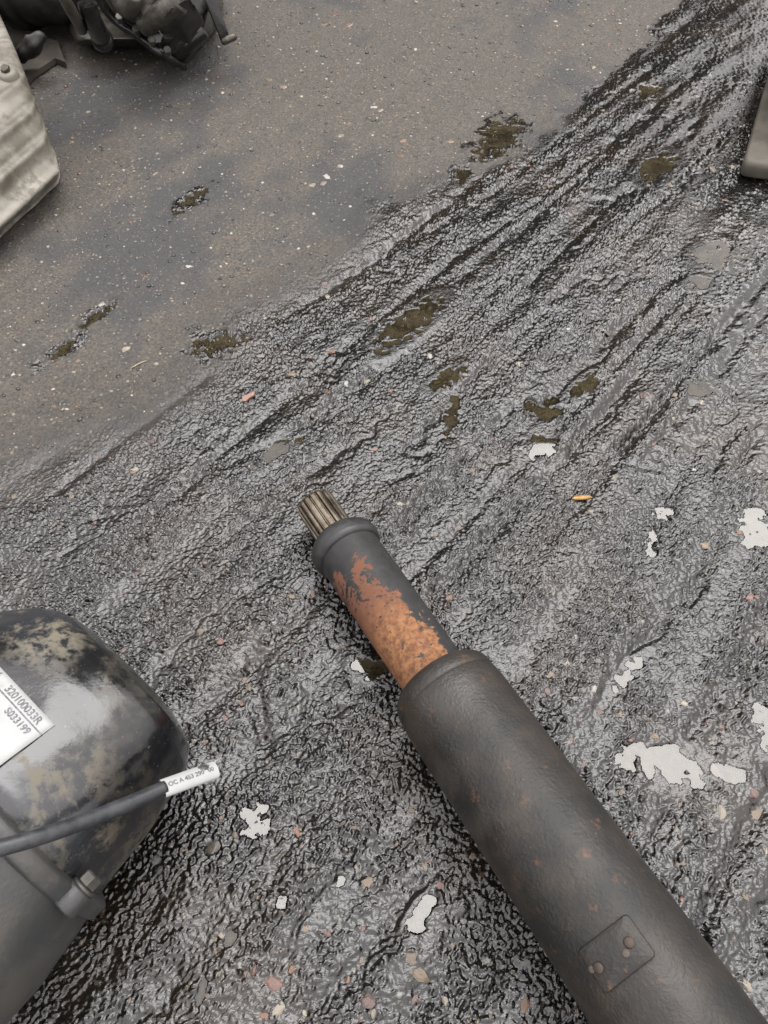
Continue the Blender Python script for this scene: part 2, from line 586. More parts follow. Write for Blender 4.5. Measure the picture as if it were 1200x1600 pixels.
def mat_plain(name, c1, c2, scale=40, rough=(.35, .55), metal=0.0, bump=.25, fine=350, speck=None, spec=.35):
    t = NT(name)
    n = t.noise(scale, 5, .6); f = t.noise(fine, 3, .6)
    c = t.mix(t.rng(n, .35, .68), c1, c2)
    if speck:
        c = t.mix(t.rng(t.noise(scale * 2.3, 5, .7), speck[1] - .05, speck[1] + .15, 0, speck[2]), c, speck[0])
    nr = t.bump(f, bump, .0006)
    return t.set(color=c, rough=t.rng(n, .3, .7, rough[0], rough[1]), metal=metal, normal=nr, spec=spec)


def mat_dirty_black():
    t = NT('black_casing_with_dried_mud')
    n = t.noise(26, 6, .68, dist=.4); f = t.noise(150, 4, .62); g = t.noise(9, 3, .5)
    dirt = t.math('MULTIPLY', t.rng(n, .46, .60), t.rng(f, .36, .60))
    dirt = t.math('MULTIPLY', dirt, t.rng(g, .36, .56, .15, 1.0))
    c = t.mix(t.rng(g, .4, .6), (.006, .0063, .007), (.016, .0175, .020))
    c = t.mix(dirt, c, (.085, .074, .052))
    c = t.mix(t.rng(t.noise(500, 2, .5), .68, .76, 0, .5), c, (.12, .11, .09))
    return t.set(color=c, rough=t.mixf(dirt, t.rng(g, .3, .7, .13, .26), .8), normal=t.bump(t.noise(70, 4, .6), .22, .0012), spec=.5)


M = dict(
    ground=mat_ground(), gravel=mat_gravel(), water=mat_water(), tube=mat_tube(), sleeve=mat_sleeve(), black=mat_dirty_black(),
    collar=mat_plain('black_rubbery_paint', (.011, .0115, .012), (.022, .022, .0215), 60, (.38, .55)),
    spline=mat_plain('browned_bare_steel', (.105, .088, .066), (.19, .165, .13), 60, (.25, .38), .9, .06, 500, ((.09, .055, .03), .60, .5)),
    rivet=mat_plain('rusty_rivet', (.022, .014, .010), (.032, .022, .015), 300, (.5, .7)),
    chalk=mat_plain('pale_paint_dab', (.036, .028, .022), (.052, .040, .031), 300, (.6, .8)),
    housing=mat_plain('dusty_grey_casting', (.028, .029, .029), (.050, .047, .042), 22, (.38, .55), 0, .5, 420, ((.08, .073, .06), .60, .5)),
    bolt=mat_plain('dull_grey_bolt', (.05, .049, .045), (.085, .08, .07), 160, (.38, .55), .6, .3),
    cable=mat_plain('matt_black_cable', (.014, .0155, .0175), (.030, .032, .035), 90, (.40, .6), 0, .3, 500),
    white=mat_plain('white_paper_label', (.20, .208, .206), (.23, .236, .23), 60, (.5, .6), 0, .05, 300, ((.17, .155, .12), .62, .6)),
    ink=mat_plain('grey_print', (.045, .045, .05), (.12, .12, .13), 700, (.6, .6), 0, .0),
    alloy=mat_plain('weathered_aluminium', (.10, .092, .075), (.19, .18, .155), 14, (.50, .70), .1, .45, 380, ((.055, .048, .035), .48, .75)),
    oily=mat_plain('oily_black_casting', (.005, .005, .0055), (.014, .013, .012), 45, (.15, .36), 0, .6, 160, ((.035, .032, .027), .60, .5)),
    tarry=mat_plain('tarry_rough_casting', (.008, .0078, .0075), (.018, .016, .014), 30, (.42, .62), 0, 1.0, 110),
    dull_alloy=mat_plain('oily_grey_alloy', (.030, .028, .024), (.075, .069, .058), 40, (.3, .5), .5, .5, 200, ((.03, .028, .024), .50, .8)),
    card=mat_plain('dirty_beige_board', (.028, .025, .020), (.050, .044, .035), 25, (.75, .9), 0, .3, 260, ((.06, .052, .04), .58, .6)),
    foot=mat_plain('stained_grey_iron', (.050, .046, .038), (.078, .069, .055), 35, (.6, .8), 0, .5, 300, ((.05, .046, .04), .58, .6)),
    husk=mat_plain('yellow_brown_husk', (.17, .09, .022), (.27, .16, .045), 260, (.35, .5), 0, .3, 500, ((.12, .06, .02), .58, .8)),
    straw=mat_plain('dry_straw', (.20, .17, .10), (.25, .22, .15), 300, (.6, .7)),
    pinkchip=mat_plain('pink_brick_chip', (.15, .085, .065), (.19, .115, .09), 200, (.6, .8)),
)
STONE = dict(tan=mat_stone('tan_stone', (.17, .125, .075), (.10, .07, .042)), cream=mat_stone('cream_stone', (.30, .27, .21), (.18, .15, .105)),
             pink=mat_stone('pink_stone', (.14, .072, .055), (.09, .043, .033)), orange=mat_stone('orange_stone', (.19, .085, .032), (.11, .047, .019)),
             grey=mat_stone('grey_stone', (.075, .075, .072), (.045, .044, .042)), dark=mat_stone('dark_stone', (.009, .009, .0095), (.018, .018, .018)),
             white=mat_stone('white_stone', (.38, .37, .345), (.25, .24, .21)))

# ------------------------------------------------------------------ ground mesh


def spread(parts, out0, out1):
    """1-D positions: fine spans then geometric growth to the horizon on both sides"""
    p = [parts[0][0]]
    for a, b, s0, s1 in parts:
        x = a
        while x < b - 1e-9:
            x += s0 + (s1 - s0) * (x - a) / (b - a)
            p.append(min(x, b))
    s = parts[-1][3]; x = p[-1]; up = []
    while x < out1:
        s *= 1.45; x += s; up.append(x)
    s = parts[0][2]; x = p[0]; dn = []
    while x > out0:
        s *= 1.45; x -= s; dn.append(x)
    return np.array(dn[::-1] + p + up)


gx = spread([(-.78, -.36, .0024, .0018), (-.36, .36, .00098, .00098), (.36, .78, .0018, .0024)], -120, 120)
gy = spread([(-.10, .01, .0024, .0012), (.01, .42, .00092, .00092), (.42, 1.0, .00100, .0020), (1.0, 1.72, .0020, .0036)], -120, 120)
XX, YY = np.meshgrid(gx, gy)
SP = np.maximum(np.gradient(gx)[None, :], np.gradient(gy)[:, None])
fx_, fy_ = XX.ravel(), YY.ravel()
wet_v = wetness(fx_, fy_)
fine_v = np.interp(SP.ravel(), [.001, .0024, .004, .01], [1.0, .85, .5, 0])
zz = height(fx_, fy_, fine_v, wet_v)
fade = np.interp(np.maximum(np.abs(fx_), np.abs(fy_ - .8)), [1.1, 2.0], [1, 0])
zz = zz * fade
dust_v = np.clip(sstep(-.25, .45, perlin(fx_ / .20, fy_ / .26, 51) + .6 * perlin(fx_ / .05, fy_ / .07, 52) + .22
                       + .5 * np.exp(-(((fx_ - .25) / .25) ** 2 + ((fy_ - 1.42) / .22) ** 2)) + .35 * np.exp(-(((fx_ + .10) / .16) ** 2 + ((fy_ - 1.25) / .25) ** 2))), 0, 1)
nx, ny = len(gx), len(gy)
print('ground grid', nx, ny, nx * ny)
me = bpy.data.meshes.new('ground')
me.vertices.add(nx * ny)
co = np.empty((nx * ny, 3), np.float32)
co[:, 0] = fx_; co[:, 1] = fy_; co[:, 2] = zz
me.vertices.foreach_set('co', co.ravel())
ii = (np.arange(ny - 1)[:, None] * nx + np.arange(nx - 1)[None, :]).ravel()
quads = np.stack([ii, ii + 1, ii + nx + 1, ii + nx], 1).astype(np.int32)
nq = len(quads)
me.loops.add(nq * 4)
me.loops.foreach_set('vertex_index', quads.ravel())
me.polygons.add(nq)
me.polygons.foreach_set('loop_start', np.arange(0, nq * 4, 4, dtype=np.int32))
me.polygons.foreach_set('use_smooth', np.ones(nq, dtype=bool))
me.update(calc_edges=True)
for k, v in (('wet', wet_v), ('dust', dust_v)):
    a = me.attributes.new(k, 'FLOAT', 'POINT')
    a.data.foreach_set('value', v.astype(np.float32))
me.materials.append(M['ground'])
ground = bpy.data.objects.new('ground', me)
col.objects.link(ground)
tag(ground, 'rough old asphalt, dusty and dry on one side, tarry and wet on the other', kind='structure')


def ground_z(x, y):
    return float(height(np.array([float(x)]), np.array([float(y)]))[0])


# ------------------------------------------------------------------ stones bedded in the asphalt
rnd = random.Random(11)


def stone_mesh(name, mat, seed):
    r = random.Random(seed)
    bm = bmesh.new()
    bmesh.ops.create_icosphere(bm, subdivisions=2, radius=1)
    bmesh.ops.delete(bm, geom=[v for v in bm.verts if v.co.z < -.35], context='VERTS')
    ox = Vector((r.random() * 50, r.random() * 50, r.random() * 50))
    for v in bm.verts:
        d = v.co.normalized()
        k = 1 + .5 * mnoise.noise(d * 1.2 + ox) + .30 * mnoise.noise(d * 2.9 + ox)
        v.co = d * k
        v.co.z = min(v.co.z, .72 + .12 * mnoise.noise(d * 2 + ox))
    m = bpy.data.meshes.new(name)
    bm.to_mesh(m); bm.free()
    m.materials.append(mat)
    return m


STONE_MESH = {k: [stone_mesh('stone_' + k, m, 7 * i + len(k)) for i in range(4)] for k, m in STONE.items()}
# place in the photograph, breadth in its pixels, colour
SEEN = [(860, 1053, 17, 'tan'), (858, 1080, 16, 'pink'), (885, 1036, 18, 'cream'), (575, 1380, 22, 'tan'), (655, 1522, 32, 'tan'), (641, 1497, 22, 'tan'),
        (425, 1536, 30, 'pink'), (434, 1577, 24, 'cream'), (411, 1587, 16, 'orange'), (574, 1565, 26, 'pink'), (1130, 1269, 26, 'cream'), (1182, 1266, 28, 'tan'),
        (1068, 1348, 26, 'tan'), (822, 1573, 26, 'orange'), (464, 1300, 18, 'orange'), (556, 1355, 18, 'cream'), (376, 1508, 14, 'white'), (1175, 935, 20, 'pink'),
        (1115, 264, 14, 'tan'), (1145, 260, 12, 'cream'), (1134, 311, 12, 'pink'), (1048, 290, 12, 'tan'), (456, 583, 16, 'tan'), (540, 598, 14, 'white'),
        (752, 528, 18, 'white'), (671, 555, 16, 'white'), (572, 591, 12, 'cream'), (511, 614, 10, 'orange'), (518, 548, 9, 'orange'), (512, 462, 13, 'cream'),
        (407, 556, 11, 'white'), (631, 219, 14, 'orange'), (625, 243, 15, 'orange'), (531, 260, 12, 'white'), (511, 276, 16, 'white'), (440, 134, 13, 'tan'),
        (421, 125, 12, 'tan'), (506, 38, 15, 'tan'), (522, 22, 13, 'pink'), (559, 98, 10, 'white'), (533, 211, 14, 'cream'), (529, 182, 13, 'tan'),
        (584, 165, 11, 'white'), (594, 172, 11, 'cream'), (610, 189, 13, 'pink'), (545, 192, 12, 'pink'), (649, 76, 9, 'white'), (723, 55, 8, 'dark'),
        (928, 105, 10, 'cream'), (867, 82, 7, 'tan'), (970, 47, 9, 'tan'), (505, 286, 18, 'cream'), (487, 288, 14, 'cream'), (160, 478, 14, 'white'),
        (22, 774, 14, 'tan'), (25, 1116, 12, 'white'), (123, 566, 10, 'tan'), (197, 546, 12, 'cream'), (120, 632, 9, 'orange'), (83, 633, 10, 'orange'),
        (295, 418, 13, 'white'), (228, 433, 12, 'pink'), (25, 548, 10, 'white'), (22, 587, 9, 'white'), (210, 733, 15, 'cream'), (208, 736, 12, 'pink'),
        (112, 777, 12, 'tan'), (20, 706, 14, 'tan'), (343, 435, 9, 'dark'), (188, 630, 11, 'dark'), (147, 624, 9, 'dark'), (113, 717, 12, 'dark'), (348, 683, 10, 'dark'),
        (95, 628, 10, 'dark'), (285, 740, 10, 'dark'), (1015, 845, 10, 'cream'), (1020, 773, 9, 'pink'), (938, 711, 12, 'pink'), (1005, 616, 16, 'pink'),
        (1022, 692, 11, 'pink'), (812, 567, 12, 'cream'), (960, 747, 14, 'cream'), (1086, 731, 10, 'white'), (1052, 651, 11, 'cream'), (1102, 850, 18, 'tan'),
        (1097, 627, 12, 'cream'), (1157, 830, 14, 'orange'), (923, 800, 10, 'cream'), (888, 514, 10, 'white'), (965, 468, 14, 'white'), (770, 683, 12, 'pink'),
        (596, 680, 11, 'tan'), (584, 702, 9, 'orange'), (738, 733, 10, 'orange'), (625, 788, 12, 'cream'), (617, 812, 12, 'cream'), (716, 821, 13, 'tan'),
        (703, 933, 14, 'orange'), (676, 832, 10, 'tan'), (387, 1075, 15, 'tan'), (381, 1062, 10, 'orange'), (429, 975, 10, 'white'), (457, 933, 12, 'tan'),
        (488, 928, 11, 'orange'), (388, 983, 9, 'cream'), (351, 1123, 16, 'pink'), (357, 1111, 10, 'cream'), (377, 1100, 9, 'orange'), (330, 1173, 12, 'tan'),
        (322, 1156, 13, 'orange'), (345, 1278, 8, 'tan'), (367, 1305, 12, 'tan'), (292, 1330, 10, 'tan'), (335, 1380, 8, 'orange'), (193, 1016, 10, 'pink'),
        (314, 985, 14, 'tan'), (345, 1004, 12, 'pink'), (1170, 1540, 18, 'cream'), (1168, 1400, 18, 'tan'), (1058, 1295, 12, 'cream'), (1035, 1297, 12, 'tan'),
        (1064, 1255, 12, 'tan'), (1092, 1206, 16, 'tan'), (938, 1112, 20, 'pink'), (970, 1115, 14, 'tan'), (902, 1125, 9, 'orange'), (893, 1155, 14, 'pink'),
        (928, 1077, 12, 'white'), (912, 1195, 14, 'pink'), (972, 1239, 14, 'tan'), (1130, 1135, 12, 'pink'), (1070, 1098, 14, 'cream'), (1025, 1150, 14, 'tan'),
        (1180, 1240, 18, 'pink'), (1042, 1415, 10, 'dark'), (696, 1562, 16, 'cream'), (735, 1340, 16, 'tan'), (690, 1385, 14, 'pink'), (567, 1450, 14, 'pink'),
        (512, 1457, 14, 'pink'), (455, 1513, 16, 'orange'), (648, 1562, 14, 'pink'), (544, 1530, 9, 'orange'), (564, 1497, 16, 'tan'), (665, 1353, 16, 'cream'),
        (670, 1345, 12, 'pink'), (553, 1292, 12, 'pink'), (620, 1318, 10, 'tan'), (397, 1516, 13, 'pink'), (385, 1522, 11, 'tan'), (324, 1557, 10, 'tan'),
        (346, 1462, 13, 'cream'), (478, 1450, 13, 'tan'), (583, 1583, 14, 'cream'), (475, 1585, 18, 'cream')]


PLACES = []
for px, py, w, kind in SEEN:
    p = at(px, py, 0)
    dep = (p - np.array([0, 0, CAM_H])) @ _F
    PLACES.append((p[0], p[1], w / 1200 * dep * .5, kind))
kinds = ['tan', 'grey', 'grey', 'pink', 'grey', 'tan', 'dark', 'cream', 'dark', 'grey']
while len(PLACES) < 292:
    p = at(rnd.uniform(0, 1200), rnd.uniform(0, 1600), 0)
    dep = (p - np.array([0, 0, CAM_H])) @ _F
    PLACES.append((p[0], p[1], rnd.uniform(8, 12) / 1200 * dep * .5, rnd.choice(kinds)))
PZ = height(np.array([p[0] for p in PLACES]), np.array([p[1] for p in PLACES]))
for (x, y, rad, kind), z in zip(PLACES, PZ):
    o = bpy.data.objects.new('stone', rnd.choice(STONE_MESH[kind]))
    col.objects.link(o)
    o.parent = ground
    o.location = (x, y, float(z) - rad * .26)
    o.rotation_euler = (rnd.uniform(-.2, .2), rnd.uniform(-.2, .2), rnd.random() * 6.28)
    o.scale = (rad * rnd.uniform(.85, 1.25), rad * rnd.uniform(.6, .95), rad * rnd.uniform(.5, .7))

# the rest of the small aggregate, too many to count
rs = np.random.RandomState(5)
NP = 17000
py_ = rs.rand(NP) ** 1.0 * 1.75 - .02
px_ = (rs.rand(NP) - .5) * 2 * (.27 + .30 * py_)
wv = wetness(px_, py_)
keep = rs.rand(NP) < np.where(wv > .5, .22, 1.0)
px_, py_, wv = px_[keep], py_[keep], wv[keep]
pz_ = height(px_, py_, None, wv)
rad = (.0005 + .0018 * rs.rand(len(px_)) ** 4) * (1 + .5 * py_)
bm = bmesh.new(); bmesh.ops.create_icosphere(bm, subdivisions=1, radius=1)
ico = np.array([v.co[:] for v in bm.verts]); icf = np.array([[v.index for v in f.verts] for f in bm.faces]); bm.free()
nP = len(px_)
jit = 1 + .8 * (rs.rand(nP, 12, 1) - .5)
P3 = ico[None] * jit
ang = rs.rand(nP) * 6.28
el = .55 + .5 * rs.rand(nP)
X_ = P3[:, :, 0]; Y_ = P3[:, :, 1] * el[:, None]
P3 = np.stack([X_ * np.cos(ang)[:, None] - Y_ * np.sin(ang)[:, None], X_ * np.sin(ang)[:, None] + Y_ * np.cos(ang)[:, None], P3[:, :, 2] * .55], 2) * rad[:, None, None]
P3 = P3 + np.stack([px_, py_, pz_ - rad * .05], 1)[:, None, :]
me = bpy.data.meshes.new('aggregate')
me.from_pydata(P3.reshape(-1, 3).tolist(), [], (icf[None] + (np.arange(nP) * 12)[:, None, None]).reshape(-1, 3).tolist())
a = me.attributes.new('tone', 'FLOAT', 'POINT')
a.data.foreach_set('value', np.repeat(rs.rand(nP) * np.where(wv > .5, .85, 1.0), 12).astype(np.float32))
agg = link('aggregate', me, M['gravel'], ground)
agg['kind'] = 'stuff'

# ------------------------------------------------------------------ puddles
for i, p in enumerate(PUDDLES):
    x, y, a, b, an = p
    ca, sa = math.cos(R(an)), math.sin(R(an))
    lev = puddle_level(p)
    vs_ = [(x, y, lev)]
    n = 40
    for k in range(n):
        t = 2 * math.pi * k / n
        u, v = a * 1.45 * math.cos(t), b * 1.45 * math.sin(t)
        vs_.append((x + u * ca - v * sa, y + u * sa + v * ca, lev))
    o = mesh_obj('puddle', vs_, [(0, k + 1, (k + 1) % n + 1) for k in range(n)], M['water'])
    if o.data.polygons[0].normal.z < 0: o.data.flip_normals()
    o['kind'] = 'structure'

# ------------------------------------------------------------------ propeller shaft
AX = np.array([.0474, .2151, .0445])
DX = np.array([-.4981, .8627, -.0872])
E1 = np.array([.8660, .5, 0.0]); E2 = np.cross(E1, DX)
if E2[2] < 0: E2 = -E2


def on_shaft(s, phi, r):
    return AX + DX * s + r * (E1 * math.cos(phi) + E2 * math.sin(phi))


shaft = empty('propeller_shaft', tuple(on_shaft(-.62, -math.pi / 2, .0))[:2] + (0.0,))
tag(shaft, 'grey steel propeller shaft with rusty neck and splined tip lying across wet asphalt', 'propeller shaft')


def lathe(name, prof, mat, n=96, wob=None, ends=(True, True)):
    vs_, sa_, pa_ = [], [], []
    for s, r in prof:
        for j in range(n):
            ph = 2 * math.pi * j / n
            rr = r + (wob(s, ph) if wob else 0)
            vs_.append(on_shaft(s, ph, rr)); sa_.append(s)
            d = math.degrees(ph); pa_.append(d if d < 270 else d - 360)
    return mesh_obj(name, vs_, ring_faces(len(prof), n, True, *ends), mat, shaft, attrs=dict(axial=sa_, phi=pa_))


def fillet(pts, r=.002, k=4):
    out = [pts[0]]
    for a, b, c in zip(pts[:-2], pts[1:-1], pts[2:]):
        A, B, C = Vector(a), Vector(b), Vector(c)
        u = (A - B); v = (C - B)
        q = min(r, u.length * .45, v.length * .45)
        P, Q = B + u.normalized() * q, B + v.normalized() * q
        for i in range(k + 1):
            t = i / k
            X = (1 - t) ** 2 * P + 2 * t * (1 - t) * B + t * t * Q
            out.append((X.x, X.y))
    out.append(pts[-1])
    return out


def wob(s, ph):
    return .0004 * mnoise.noise(Vector((s * 14, math.cos(ph) * 1.5, math.sin(ph) * 1.5)))


body = [(-.605 + .59 * i / 70, .0400) for i in range(71)]
tube_o = lathe('tube', [(-.606, .036)] + body + fillet([(-.0145, .0400), (-.006, .0398), (.001, .0388), (.0022, .0380), (.003, .0386)], .002), M['tube'], wob=wob)
bead = fillet([(-.001, .034), (.0015, .0392), (.0070, .0390), (.0125, .0372), (.0165, .0335), (.0165, .024)], .0028, 5)
lathe('tube_rim', bead, M['tube'], wob=lambda s, p: wob(s * 2, p) * .8)
sl = [(.005 + .150 * i / 40, .0250 + .0014 * min(1, i / 34)) for i in range(41)]
lathe('sleeve', sl, M['sleeve'], wob=lambda s, p: wob(s * 3, p) * .5)
bead = fillet([(.1500, .0246), (.1515, .0286), (.1545, .0301), (.1610, .0302), (.1655, .0290), (.1700, .0250), (.1735, .0180), (.1725, .014)], .0022, 5)
lathe('collar', bead, M['collar'], wob=lambda s, p: wob(s * 4, p) * .9)
# splined tip: square-shouldered teeth, chamfered end
NT_, per = 17, 8
vs_, sa_ = [], []
rings = [(.165, 1, 0), (.205, 1, 0), (.2135, 1, 0), (.2165, .965, 0), (.2185, .90, .5)]
shape = [.0146, .0146, .0170, .0173, .0174, .0174, .0173, .0170]
for s, k, fl in rings:
    for j in range(NT_ * per):
        r = shape[j % per] * k
        r = r * (1 - fl) + .0145 * k * fl
        vs_.append(on_shaft(s, 2 * math.pi * j / (NT_ * per), r))
o = mesh_obj('splined_tip', vs_, ring_faces(len(rings), NT_ * per), M['spline'], shaft, smooth=False)
cyl('end_face', on_shaft(.2180, 0, 0), on_shaft(.2195, 0, 0), .0118, M['spline'], o, n=40)
# welded plate with two rivets
pc, sc_, hw_, hh_ = R(113.75), -.18475, R(23.75), .01175
outl = []
for k in range(4):
    ccx, ccy = ((1, 1), (-1, 1), (-1, -1), (1, -1))[k]
    for i in range(7):
        an = math.pi / 2 * (k + i / 6)
        outl.append((ccx * .84 + .16 * math.cos(an), ccy * .80 + .20 * math.sin(an)))
lay = [(.97, .0390), (1.0, .0412), (1.0, .0428), (.98, .0435), (.94, .0438), (.7, .0437), (.4, .0437), (.1, .0437)]
grid = [on_shaft(sc_ + hh_ * b * k, pc + hw_ * a * k, r) for k, r in lay for a, b in outl]
plate = mesh_obj('plate', grid, ring_faces(len(lay), len(outl)), M['tube'], shaft)
for s, ph in ((-.1846, 101.3), (-.1852, 129.5)):
    cyl('rivet', on_shaft(s, R(ph), .0434), on_shaft(s, R(ph), .0450), .0029, M['rivet'], plate, n=18, bev=.4, r1=.0029)
for s, ph, r in ((-.1876, 107.5, .0021), (-.1838, 134.8, .0019)):
    cyl('paint_dab', on_shaft(s, R(ph), .0435), on_shaft(s, R(ph), .0441), r, M['chalk'], plate, n=11, bev=.3)
lathe('flange', fillet([(-.603, .03), (-.603, .092), (-.606, .0955), (-.618, .0955), (-.621, .092), (-.621, .03)], .003), M['tube'])

# ------------------------------------------------------------------ gearbox at the lower left
GA, GB = np.array([.65, .76, 0]), np.array([.76, -.65, 0])
gb = empty('gearbox', tuple((GA * -.1 + GB * -.29)[:2]) + (0.0,))
tag(gb, 'black mud-stained gearbox with white paper label and bolted end cover', 'gearbox')
# u, v left, v right, z bottom, z top
COVER = [(.0545, -.305, -.238, .056, .100), (.0530, -.322, -.224, .043, .113), (.0480, -.338, -.211, .030, .1255), (.0390, -.349, -.2035, .021, .1335),
         (.0230, -.361, -.198, .015, .1400), (.0, -.371, -.192, .012, .1460), (-.025, -.379, -.187, .010, .1510), (-.040, -.383, -.1850, .009, .1535), (-.049, -.385, -.1845, .008, .1530)]
FL = [(-.047, -.389, -.180, .006, .156), (-.049, -.392, -.1765, .004, .160), (-.0575, -.392, -.1765, .004, .160), (-.060, -.389, -.179, .006, .157)]
REAR = [(-.058, -.388, -.1800, .008, .1550), (-.070, -.391, -.1770, .005, .158), (-.10, -.398, -.1715, .002, .163), (-.15, -.408, -.167, .0, .168), (-.25, -.42, -.163, .0, .172), (-.36, -.42, -.163, .0, .172), (-.372, -.40, -.18, .02, .16)]
NEXP = 2.7


def cover_z(u, v, tab=COVER):
    t = sorted(tab)
    us = [q[0] for q in t]
    vl, vr, zb, zt = (float(np.interp(u, us, [q[k] for q in t])) for k in (1, 2, 3, 4))
    vc, hw = (vl + vr) / 2, (vr - vl) / 2
    w = min(abs((v - vc) / hw), .999)
    return (zb + zt) / 2 + (zt - zb) / 2 * (1 - w ** NEXP) ** (1 / NEXP)


def loft_g(name, tab, mat, n=96, sub=6, dent=0.0):
    rings = []
    for i in range(len(tab) - 1):
        p = [tab[max(i - 1, 0)], tab[i], tab[i + 1], tab[min(i + 2, len(tab) - 1)]]
        for k in range(sub):
            t = k / sub
            rings.append([p[1][c] * (1 - t) + p[2][c] * t for c in range(5)])
    rings.append(tab[-1])
    vs_ = []
    for u, vl, vr, zb, zt in rings:
        vc, hw, zc, hz = (vl + vr) / 2, (vr - vl) / 2, (zb + zt) / 2, (zt - zb) / 2
        for j in range(n):
            an = 2 * math.pi * j / n
            c, s = math.cos(an), math.sin(an)
            a_, b_ = math.copysign(abs(c) ** (2 / NEXP), c), math.copysign(abs(s) ** (2 / NEXP), s)
            P = GA * u + GB * (vc + hw * a_) + np.array([0, 0, zc + hz * b_])
            if dent:
                d = dent * mnoise.noise(Vector(P) * 22) + dent * .5 * mnoise.noise(Vector(P) * 55)
                P = P + (GB * a_ + np.array([0, 0, b_])) * d
            vs_.append(P)
    return mesh_obj(name, vs_, ring_faces(len(rings), n), mat, gb)


cover = loft_g('end_cover', COVER, M['black'], dent=.0016)
loft_g('flange', FL, M['housing'], sub=2)
loft_g('rear_casing', REAR, M['housing'], dent=.0010)


def gp(u, v, z):
    return GA * u + GB * v + np.array([0, 0, z])


# foot rail along the side of the rear casing
hull_obj('side_rail', [gp(u, v, z) for u, dv in ((-.072, -.012), (-.34, .02)) for v, z in ((-.22, .002), (-.187 + dv, .002), (-.186 + dv, .022), (-.19 + dv, .034), (-.22, .04))], M['housing'], gb, .003)
bolt_c = gp(-.0535, -.1795, .104)
cyl('flange_boss', gp(-.060, -.1790, .104), gp(-.0465, -.1790, .104), .0085, M['housing'], gb, n=28)
bolt = cyl('bolt', gp(-.0468, -.1785, .104), gp(-.0445, -.1785, .104), .0074, M['bolt'], gb, n=28)
cyl('bolt_head', gp(-.0447, -.1785, .104), gp(-.0375, -.1785, .104), .0058, M['bolt'], bolt, n=6)

# paper label following the top of the cover
LU0, LU1, LV0, LV1 = -.0455, -.0010, -.335, -.2435
vs_, fs = [], []
nu, nv = 16, 24
for l, dz in ((0, .0016), (1, .0021)):
    for i in range(nu):
        for j in range(nv):
            u = LU0 + (LU1 - LU0) * i / (nu - 1); v = LV0 + (LV1 - LV0) * j / (nv - 1)
            vs_.append(gp(u, v, cover_z(u, v) + dz))
q = lambda l, i, j: l * nu * nv + i * nv + j
for i in range(nu - 1):
    for j in range(nv - 1):
        fs.append((q(1, i, j), q(1, i + 1, j), q(1, i + 1, j + 1), q(1, i, j + 1)))
rim = [(i, 0) for i in range(nu)] + [(nu - 1, j) for j in range(1, nv)] + [(i, nv - 1) for i in range(nu - 2, -1, -1)] + [(0, j) for j in range(nv - 2, 0, -1)]
for a, b in zip(rim, rim[1:] + rim[:1]):
    fs.append((q(0, *a), q(0, *b), q(1, *b), q(1, *a)))
lab = mesh_obj('paper_label', vs_, fs, M['white'], gb)
lab['label'] = 'white paper label with printed part numbers'


def text_verts(s, size, spacing=1.0):
    cu = bpy.data.curves.new('t', 'FONT')
    cu.body = s; cu.offset = .00012; cu.size = size; cu.space_character = spacing
    ob = bpy.data.objects.new('t', cu)
    col.objects.link(ob)
    bpy.context.view_layer.update()
    dg = bpy.context.evaluated_depsgraph_get()
    m = bpy.data.meshes.new_from_object(ob.evaluated_get(dg))
    v = [tuple(x.co) for x in m.vertices]; f = [tuple(p.vertices) for p in m.polygons]
    bpy.data.objects.remove(ob, do_unlink=True); bpy.data.meshes.remove(m)
    return v, f


def label_text(s, size, u, v_end, spacing=1.0):
    tv, tf = text_verts(s, size, spacing)
    w = max(p[0] for p in tv)
    out = []
    for x, y, z in tv:
        vv = v_end - w + x; uu = u + y
        out.append(gp(uu, vv, cover_z(uu, vv) + .00235))
    mesh_obj('printed_text', out, tf, M['ink'], lab, smooth=False)


label_text('320100033R', .0062, -.0075, -.2495, 1.0)
label_text('S033199', .0056, -.0150, -.2490, 1.05)
label_text('11:26', .0056, -.0205, -.2700, 1.0)
label_text('EL1  06', .0056, -.0060, -.2905, 1.0)
label_text('0071', .0056, -.0165, -.2960, 1.0)
# ruled line
vs_, fs = [], []
for j in range(20):
    v = LV0 + .001 + (LV1 - .0008 - LV0) * j / 19
    for uu in (-.0088, -.0096):
        vs_.append(gp(uu, v, cover_z(uu, v) + .0023))
for j in range(19):
    fs.append((2 * j, 2 * j + 1, 2 * j + 3, 2 * j + 2))
mesh_obj('printed_rule', vs_, fs, M['ink'], lab, smooth=False)

# ------------------------------------------------------------------ cable lying over the gearbox
cp = [at(-300, 1400, .185), at(-120, 1358, .182), at(0, 1325, .172), at(60, 1308, .165), at(130, 1284, .150), at(200, 1256, .136), at(258, 1231, .126)]
cable = empty('control_cable', tuple(cp[2]))
tag(cable, 'thin black cable with white printed tag laid over the black gearbox', 'cable')
tube('sheath', cp, .0042, M['cable'], cable, n=14, sub=8)
t0, t1 = at(254, 1232.5, .1265), at(338, 1202, .112)
tagd = (t1 - t0) / np.linalg.norm(t1 - t0)
side = np.cross(tagd, [0, 0, 1]); side /= np.linalg.norm(side); up = np.cross(side, tagd)
TL = float(np.linalg.norm(t1 - t0))


def tag_pt(s, w, lift=0.0):
    """rolled paper sleeve: s along, w across (radians from the top)"""
    r = .0050 + lift
    return t0 + tagd * s + (side * math.sin(w) * 1.1 + up * math.cos(w) * .6) * r


